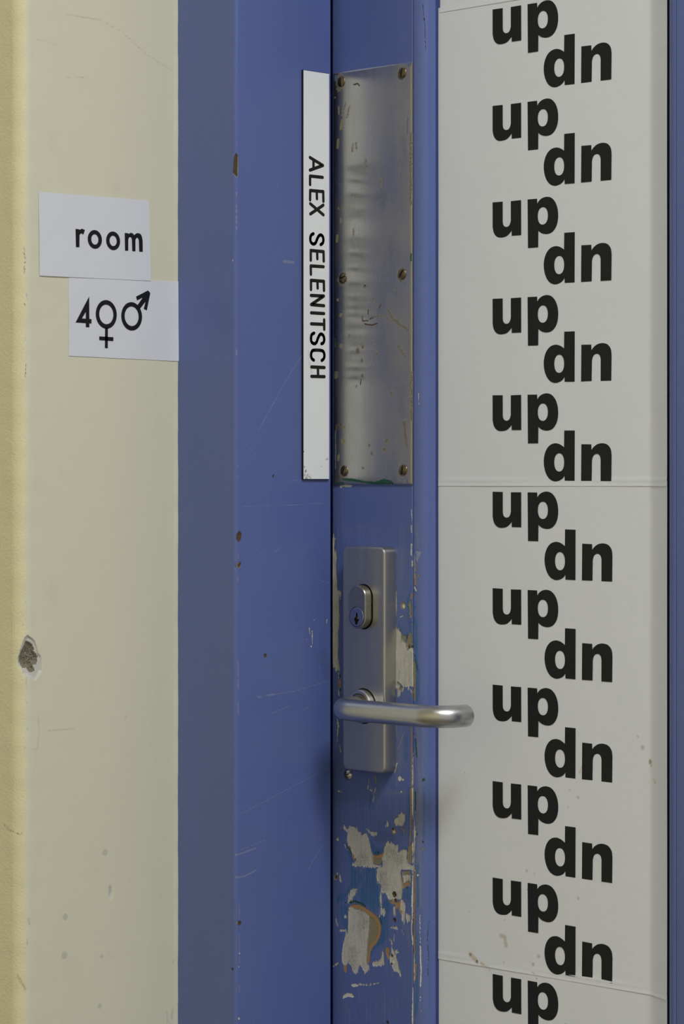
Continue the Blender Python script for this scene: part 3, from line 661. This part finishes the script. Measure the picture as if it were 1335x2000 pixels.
kh = [unA(*cJ(*p), -16.5) for p in ((540,1180),(575,1180),(578,1260),(600,1310),(630,1380),(620,1430),(590,1460),(585,1520),(545,1545),(515,1530),(505,1440),(480,1390),(485,1350),(520,1310),(540,1250))]
link('cylinder_plug', loft(LX, 1095.4, 12.4, 12.4, [(-12.55, 0, 6.2), (-16.3, 0, 6.2), (-16.55, .25, 5.95)], 10, 30, [(kh, -12.7)]), M_plug, lock)
b_ = len(kh)                                  # lining of the sunk keyway
link('keyhole', mesh('keyhole', [(x, -16.4, z) for x, z in kh]+[(x, -12.8, z) for x, z in kh], [[i, b_+i, b_+(i+1) % b_, (i+1) % b_] for i in range(b_)]+[[b_+i for i in range(b_)]]), M_cyl, lock)
flat_on_A('keyway_ward', [([unA(*cJ(*p), -16.5) for p in ((545,1290),(570,1320),(600,1350),(560,1370),(515,1365),(520,1330))], [])], -15.2, .05, M_brass, lock)
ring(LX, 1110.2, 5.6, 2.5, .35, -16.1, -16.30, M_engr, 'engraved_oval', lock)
tk = []
for dx in (-3.9, -3.1, -2.2, -1.4, 3.6, 4.2): tk.append(([(LX+dx, 1109.3), (LX+dx+.3, 1109.3), (LX+dx+.3, 1111.0), (LX+dx, 1111.0)], []))
for dx in (-1.7, -.6, .5, 1.6): tk.append(([(LX+dx, 1104.3), (LX+dx+.28, 1104.3), (LX+dx+.28, 1105.9), (LX+dx, 1105.9)], []))
tag(flat_on_A('worn_engraving', tk, -16.25, .05, M_zinc, lock), kind='stuff')

# ---- lever: bent round bar with a return
lever = tag(empty('lever_handle'), 'round satin steel lever bent at both ends'); lever.parent = door
def tube(path, r, n=28, endcap=.9):
    P = [Vector(p) for p in path]; V = []; F = []; m = len(P)
    up = Vector((0, 0, 1))
    rr = [r]*m; rr[-1] = r*endcap if endcap else r
    for k in range(m):
        t = (P[min(k+1, m-1)]-P[max(k-1, 0)]).normalized(); s = t.cross(up).normalized()
        for i in range(n):
            a = 2*math.pi*i/n; V.append(P[k]+(s*math.cos(a)+up*math.sin(a))*rr[k])
    for k in range(m-1):
        for i in range(n): F.append([k*n+i, k*n+(i+1) % n, (k+1)*n+(i+1) % n, (k+1)*n+i])
    F.append([n-1-i for i in range(n)]); F.append([(m-1)*n+i for i in range(n)])
    return mesh('tube', [tuple(v) for v in V], F, 40)
RB, YL, XE = 18.0, -38.0, 134.0
path = [(LX, y, LZ) for y in (-13, -16, -19.9)]
path += [(LX+RB-RB*math.cos(a), YL+RB-RB*math.sin(a), LZ) for a in np.linspace(0, math.pi/2, 16)]
path += [(LX+RB+(XE-RB-LX-RB)*t, YL, LZ) for t in (.1, .3, .5, .7, .9)]
path += [(XE-RB+RB*math.sin(a), YL+RB-RB*math.cos(a), LZ) for a in np.linspace(0, math.pi/2, 16)]
path += [(XE, -18.6, LZ), (XE, -17.4, LZ), (XE, -16.6, LZ)]
link('lever', tube(path, 6.9), M_lever, lever)
disc(LX, LZ, 10.6, -4.05, -14.6, M_lever, 'lever_collar', lever, 48, .7)
ring(LX, LZ, 7.9, 7.9, .9, -14.0, -15.0, M_rusty, 'neck_washer', lever)
q = unA(678, 1513.5, -1.2)
screw(q[0], -.05, q[1], 3.6, 2.6, .35, M_zinc, door, True, .5)

# ------------------------------------------------------------------ pasted sheets with up / dn
cu = crop(950, 950, 8.9); cdn = crop(1050, 830, 8.344)
def ell(cx, cy, rx, ry, n=36, p=2.0): 
    out = []
    for k in range(n):
        c, s = math.cos(2*math.pi*k/n), math.sin(2*math.pi*k/n)
        out.append((cx+rx*math.copysign(abs(c)**(2/p), c), cy+ry*math.copysign(abs(s)**(2/p), s)))
    return out
def smooth_loop(pts, corners, n=4):
    """Catmull-Rom through the points, kept sharp at the listed corner indices"""
    out = []; m = len(pts)
    for i in range(m):
        p1, p2 = pts[i], pts[(i+1) % m]
        p0 = pts[i-1] if i not in corners else p1
        p3 = pts[(i+2) % m] if (i+1) % m not in corners else p2
        if i in corners and (i+1) % m in corners: out.append(p1); continue
        for k in range(n):
            t = k/n
            out.append(tuple(.5*((2*p1[d])+(-p0[d]+p2[d])*t+(2*p0[d]-5*p1[d]+4*p2[d]-p3[d])*t*t+(-p0[d]+3*p1[d]-3*p2[d]+p3[d])*t**3) for d in (0, 1)))
    return out
U_ = smooth_loop([(107,92),(283,97),(284,440),(290,490),(310,525),(345,543),(385,532),(410,495),(424,440),(424,102),(603,102),(605,713),(439,708),(438,620),(400,665),(350,705),(280,720),(210,712),(160,675),(125,610),(108,520)], {0,1,2,8,9,10,11,12,13,20})
P_ = smooth_loop([(715,103),(880,106),(885,190),(910,150),(950,115),(1000,95),(1050,90),(1110,105),(1160,145),(1205,215),(1235,310),(1247,420),(1240,530),(1215,620),(1170,690),(1120,727),(1060,740),(1000,732),(945,707),(903,668),(900,955),(722,950)], {0,1,2,19,20,21})
D_ = smooth_loop([(433,90),(605,90),(602,912),(440,908),(438,830),(410,870),(360,905),(290,922),(220,900),(165,845),(125,760),(102,650),(102,540),(125,440),(165,365),(220,317),(290,298),(350,310),(395,335),(430,363)], {0,1,2,3,4,19})
N_ = smooth_loop([(712,313),(874,316),(877,405),(910,360),(960,320),(1010,302),(1060,298),(1120,312),(1165,350),(1195,410),(1205,500),(1200,917),(1025,915),(1026,560),(1015,510),(990,480),(960,472),(925,485),(900,520),(885,580),(880,912),(707,912)], {0,1,2,10,11,12,13,19,20,21})
up = [(U_, []), (P_, [ell(980, 416, 87, 150, 40, 2.2)])]
dn = [(D_, [ell(351, 611, 80, 148, 40, 2.2)]), (N_, [])]
cvt = lambda cr, polys: [([unA(*cr(*p), YP) for p in o], [[unA(*cr(*p), YP) for p in h] for h in hs]) for o, hs in polys]
UP, DN = cvt(cu, up), cvt(cdn, dn)
PITCH = (unA(961, 1337, YP)[1]-unA(961, 960.4, YP)[1])/-2.0      # spacing of the printed rows
shift = lambda polys, dz, dx=0: [([(x+dx, z+dz) for x, z in o], [[(x+dx, z+dz) for x, z in h] for h in hs]) for o, hs in polys]
x_l, x_r = 83.9, 271.5
seams = [1775.0, 1477.7, 1178.7, 879.8, 583.0]
slabels = ['white paper sheet pasted highest on the door panel, its printed words above the others',
           'white paper sheet with five bold black up dn pairs, pasted beside the steel push plate',
           'white paper sheet with five up dn pairs and brown drips, behind the lever end',
           'white paper sheet pasted lowest on the panel, below the brown-stained seam']
def sheet_y(x):                               # the right margin rides up on the bead
    return YP - np.where(x > 253, .42*(x-253)-.42*2.5*(1-np.exp(-(x-253)/2.5)), 0.0)
for k in range(4):
    z1, z0 = seams[k]+(3.0 if k else 0), seams[k+1]
    xl = x_l+(1.6 if k == 0 else (.3 if k == 3 else 0))
    dense = k in (1, 2)
    xs = np.linspace(xl, x_r, 200 if dense else 70); zz = np.linspace(z0, z1, 330 if dense else 120)
    X, Z = np.meshgrid(xs, zz); nX, nZ = len(xs), len(zz)
    lift = .30*np.exp(-((Z-z0)/1.6)**2)+.30*np.exp(-((Z-z0-3.5)/1.3)**2)*(.6+.4*np.sin(X*.05+k*2))*(k < 3)      # lower edge lapped over the next sheet
    bub = .12*np.sin(X*.045+k)*np.sin(Z*.03+k*2)+.08*np.sin(X*.11+Z*.05)
    Y = sheet_y(X) - .22 + .05*k - lift*.8 + bub*.5
    V = np.concatenate([np.stack([X, Y, Z], -1).reshape(-1, 3), np.stack([X, Y+.1, Z], -1).reshape(-1, 3)])
    i, j = np.meshgrid(np.arange(nX-1), np.arange(nZ-1)); a = (j*nX+i).ravel(); N0 = nX*nZ
    Ff = np.stack([a, a+1, a+nX+1, a+nX], 1).tolist()+np.stack([a+N0, a+nX+N0, a+nX+1+N0, a+1+N0], 1).tolist()
    per = list(range(nX)) + [q*nX+nX-1 for q in range(1, nZ)] + [(nZ-1)*nX+q for q in range(nX-2, -1, -1)] + [q*nX for q in range(nZ-2, 0, -1)]
    Ff += [[per[q], per[q]+N0, per[(q+1) % len(per)]+N0, per[(q+1) % len(per)]] for q in range(len(per))]
    me = mesh('poster_sheet', V, Ff, 50); ps.store(me, V[:, 0], V[:, 2])
    sh = tag(link('poster_sheet', me, M_sheet), slabels[k], 'poster')
    for r in range(5):
        row = (k-1)*5+r                       # row 0 is the first pair of the second sheet
        if k == 0 and r < 3: continue
        if k == 3 and r > 1: continue
        flat_on_A('printed_word', shift(UP, (5-row)*PITCH), YP-.32+.05*k, .05, M_ink, sh)
        flat_on_A('printed_word', shift(DN, (4-row)*PITCH, {0: 0, 1: 0, 2: .6, 3: .6}[k]), YP-.32+.05*k, .05, M_ink, sh)

# ------------------------------------------------------------------ small paper signs on the reveal
def flat_on_B(name, polys, x, thick, mat, par):
    V = []; F = []
    for outer, holes in polys:
        loops = [[Vector((y, z, 0)) for y, z in l] for l in [outer]+list(holes)]
        tri = geometry.tessellate_polygon(loops); fl = [p for l in loops for p in l]
        b = len(V); V += [(x+thick, p.x, p.y) for p in fl]
        for t in tri:
            a, c, d = [fl[q] for q in t]
            cr = (c.x-a.x)*(d.y-a.y)-(c.y-a.y)*(d.x-a.x)
            F.append([b+q for q in (t if cr > 0 else t[::-1])])
    return link(name, mesh(name, V, F), mat, par)
def card(corners, x, label):
    c = [unB(*p, XW) for p in corners]        # tl, tr, br, bl
    n, m = 24, 16; V = []; F = []
    for j in range(m+1):
        for i in range(n+1):
            u, v = i/n, j/m
            y = (c[3][0]*(1-u)+c[2][0]*u)*(1-v)+(c[0][0]*(1-u)+c[1][0]*u)*v
            z = (c[3][1]*(1-u)+c[2][1]*u)*(1-v)+(c[0][1]*(1-u)+c[1][1]*u)*v
            d = .05*math.sin(u*7+v*5)+.04*math.sin(u*15-v*9)
            V.append((x+d+max(0., y-(YF-5))*.1, y, z))
    N0 = len(V); V += [(p[0]-.18, p[1], p[2]) for p in V[:N0]]
    for j in range(m):
        for i in range(n): k = j*(n+1)+i; F.append([k, k+1, k+n+2, k+n+1]); F.append([k+N0, k+n+1+N0, k+n+2+N0, k+1+N0])
    per = list(range(n+1))+[k*(n+1)+n for k in range(1, m+1)]+[m*(n+1)+i for i in range(n-1, -1, -1)]+[k*(n+1) for k in range(m-1, 0, -1)]
    for k in range(len(per)): F.append([per[k], per[k]+N0, per[(k+1) % len(per)]+N0, per[(k+1) % len(per)]])
    return tag(link('paper_sign', mesh('paper_sign', V, F, 40), M_card), label, 'paper sign')
cvB = lambda cr, polys, x: [([unB(*cr(*p), x) for p in o], [[unB(*cr(*p), x) for p in h] for h in hs]) for o, hs in polys]
s1 = card(((133.5, 541), (346.5, 550), (347, 705.5), (133.5, 695)), XW+.36, 'small white paper sign with 400 drawn using female and male symbols, on the cream reveal')
s2 = card(((74.5, 374.5), (290, 391.5), (293, 548.5), (76, 538.5)), XW+.70, 'small white paper sign reading room, stuck just above the numbered sign')
cr1 = crop(130, 430, 8.344); c4 = crop(130, 555, 7.417)
r_ = smooth_loop([(145,142),(205,148),(212,160),(245,140),(298,160),(272,237),(250,220),(225,220),(210,250),(208,440),(152,440)], {0,1,2,4,5,8,9,10}, 3)
m_ = smooth_loop([(945,208),(1000,213),(1010,225),(1040,207),(1075,215),(1100,245),(1130,218),(1170,212),(1205,230),(1225,270),(1238,340),(1240,516),(1182,514),(1175,330),(1165,300),(1148,288),(1130,300),(1120,330),(1120,510),(1068,505),(1062,320),(1050,285),(1030,277),(1012,290),(1003,320),(1003,500),(950,498)], {0,1,2,5,10,11,12,13,17,18,19,20,24,25,26}, 3)
sk = lambda pts, cx, k: [(x, y+(x-cx)*k) for x, y in pts]
room = [(r_, []), (sk(ell(459, 313, 116, 152), 459, .10), [sk(ell(459, 315, 58, 84), 459, .10)]), (sk(ell(757, 337, 114, 152), 757, .10), [sk(ell(757, 338, 58, 84), 757, .10)]), (m_, [])]
flat_on_B('printed_word', cvB(cr1, room, XW+.8), XW+.82, .06, M_ink, s2)
num = [([(325,178),(328,503),(360,508),(358,570),(327,568),(328,625),(277,622),(277,565),(128,555)], [[(277,400),(277,500),(220,497)]]),
       (sk(ell(573, 438, 152, 208), 573, .06), [sk(ell(573, 438, 102, 142), 573, .06)]), ([(555,632),(597,632),(595,928),(553,926)], []), ([(471,756),(676,768),(674,824),(471,812)], []),
       (sk(ell(940, 466, 151, 206), 940, .06), [sk(ell(940, 466, 101, 141), 940, .06)]), ([(1003,180),(1178,90),(1210,130),(1160,380),(1115,358),(1140,255),(1062,356),(1026,302),(1100,195),(1018,237)], [])]
flat_on_B('printed_number', cvB(c4, num, XW+.4), XW+.47, .06, M_ink, s1)

# ------------------------------------------------------------------ engraved name plate on the frame
NX = X0+1.9
ny0, ny1 = unB(592.3, 540, NX)[0], unB(643.3, 540, NX)[0]
nz0, nz1 = unB(600, 936.5, NX)[1], unB(600, 137, NX)[1]
sign = tag(empty('name_sign', (X0*MM, (ny0+ny1)/2*MM, nz0*MM)), 'long narrow white engraved name sign with vertical black capitals, on the blue door frame', 'sign')
def child(o): o.parent = sign; o.matrix_parent_inverse = sign.matrix_world.inverted(); return o
bpy.context.view_layer.update()
child(link('backing', box(X0+.02, NX-.35, ny0, ny1, nz0, nz1, .12, 1), M_core))
fl = refine([(NX-.35, ny0+.35), (NX, ny0+.45), (NX, ny1-.45), (NX-.35, ny1-.35)], {1: .8})
V, F = prism(fl, zrange((nz0+.35, nz0+40, .8), (nz0+40, nz0+110, 1.0), (nz0+110, nz1-.35, 40)))
me = mesh('face', V, F, 30)
sg = Marks(lambda px, py: (lambda q: (q[0]+NX, q[1]))(unB(px, py, NX)), 3.0)
sg.dots('rust', cZ, (150,1700,5),(160,1740,9),(175,1770,8),(190,1785,9),(165,1800,10),(200,1800,5),(150,1770,6),(345,1635,5),(335,1640,4),(300,1700,3)); sg.dots('dark', cZ, (143,1572,7))
cb_ = crop(590, 515, 8.7); sg.line('stain', cb_, 9, (100,1480),(110,1640),(140,1760),(165,1850))
sg.store(me, V[:, 0]+V[:, 1], V[:, 2])
tt = NT('white_laminate'); cc, rg_, h_, _ = layered(tt, tt.mix(tt.noise(60, 3, (1, 1, .2)), (.87, .90, .935), (.895, .925, .955)), .32, list(sg.L))
child(link('face', me, tt.out(cc, rg_, tt.bump(tt.noise(300, 2, (1, 1, .1)), .0001, .15))))
ca = crop(590, 295, 8.7); cb = crop(590, 515, 8.7)
strokes = [(ca, (130,110),(350,245),(130,325)), (ca, (190,170),(190,285)), (ca, (345,448),(132,425),(132,570)),
    (ca, (132,830),(134,670),(355,690),(358,855)), (ca, (245,700),(248,810)), (ca, (135,895),(358,1085)), (ca, (355,920),(137,1070)),
    (ca, (188,1405),(150,1430),(135,1490),(150,1555),(190,1580),(225,1560),(250,1500),(275,1450),(310,1425),(345,1450),(358,1510),(345,1565),(312,1590)),
    (ca, (143,1855),(143,1690),(360,1710),(363,1870)), (ca, (252,1715),(255,1830)), (cb, (360,52),(143,38),(145,180)),
    (cb, (147,440),(147,283),(365,300),(368,455)), (cb, (257,300),(260,415)), (cb, (147,540),(365,550),(150,695),(368,715)), (cb, (150,835),(368,848)),
    (cb, (370,955),(372,1115)), (cb, (150,1022),(370,1032)),
    (cb, (200,1180),(160,1205),(147,1270),(160,1335),(205,1360),(240,1335),(262,1275),(290,1215),(322,1195),(358,1225),(372,1290),(355,1345),(325,1360)),
    (cb, (195,1640),(160,1610),(148,1555),(160,1495),(200,1470),(320,1475),(360,1500),(375,1560),(362,1615),(330,1645)),
    (cb, (155,1755),(375,1765)), (cb, (155,1915),(375,1920)), (cb, (265,1762),(267,1915))]
V = []; F = []; rs = 1.1
for ns, (cr, *pts) in enumerate(strokes):
    xx = NX+.03+.0015*ns
    if len(pts) > 6:
        e = [pts[0]]+list(pts)+[pts[-1]]; sm = []
        for i in range(1, len(e)-2):
            for k in range(4):
                t = k/4; p0, p1, p2, p3 = e[i-1:i+3]
                sm.append(tuple(.5*((2*p1[d])+(-p0[d]+p2[d])*t+(2*p0[d]-5*p1[d]+4*p2[d]-p3[d])*t*t+(-p0[d]+3*p1[d]-3*p2[d]+p3[d])*t**3) for d in (0, 1)))
        pts = sm+[pts[-1]]
    q = [np.array(unB(*cr(*p), NX)) for p in pts]
    for a, b in zip(q[:-1], q[1:]):
        d = (b-a)/np.linalg.norm(b-a); nrm = np.array((-d[1], d[0]))*rs
        k = len(V); V += [(xx, *(a-nrm)), (xx, *(b-nrm)), (xx, *(b+nrm)), (xx, *(a+nrm))]; F.append([k, k+1, k+2, k+3])
    for c in q:
        k = len(V); V += [(xx+.0007, c[0]+rs*math.cos(2*math.pi*i/16), c[1]+rs*math.sin(2*math.pi*i/16)) for i in range(16)]; F.append(list(range(k, k+16)))
child(link('lettering', mesh('lettering', V, F), M_ink))

# ------------------------------------------------------------------ corridor lamp that lights the door
lx, ly = lo.location.x/MM, lo.location.y/MM
lamp = tag(empty('ceiling_lamp', (lx*MM, ly*MM, 2.70)), 'flat white corridor lamp fixed to the ceiling before the door', 'lamp')
hb = link('housing', box(lx-330, lx+330, ly-270, ly+270, 2662, 2699.5, 6), M_body); hb.parent = lamp; bpy.context.view_layer.update(); hb.matrix_parent_inverse = lamp.matrix_world.inverted()
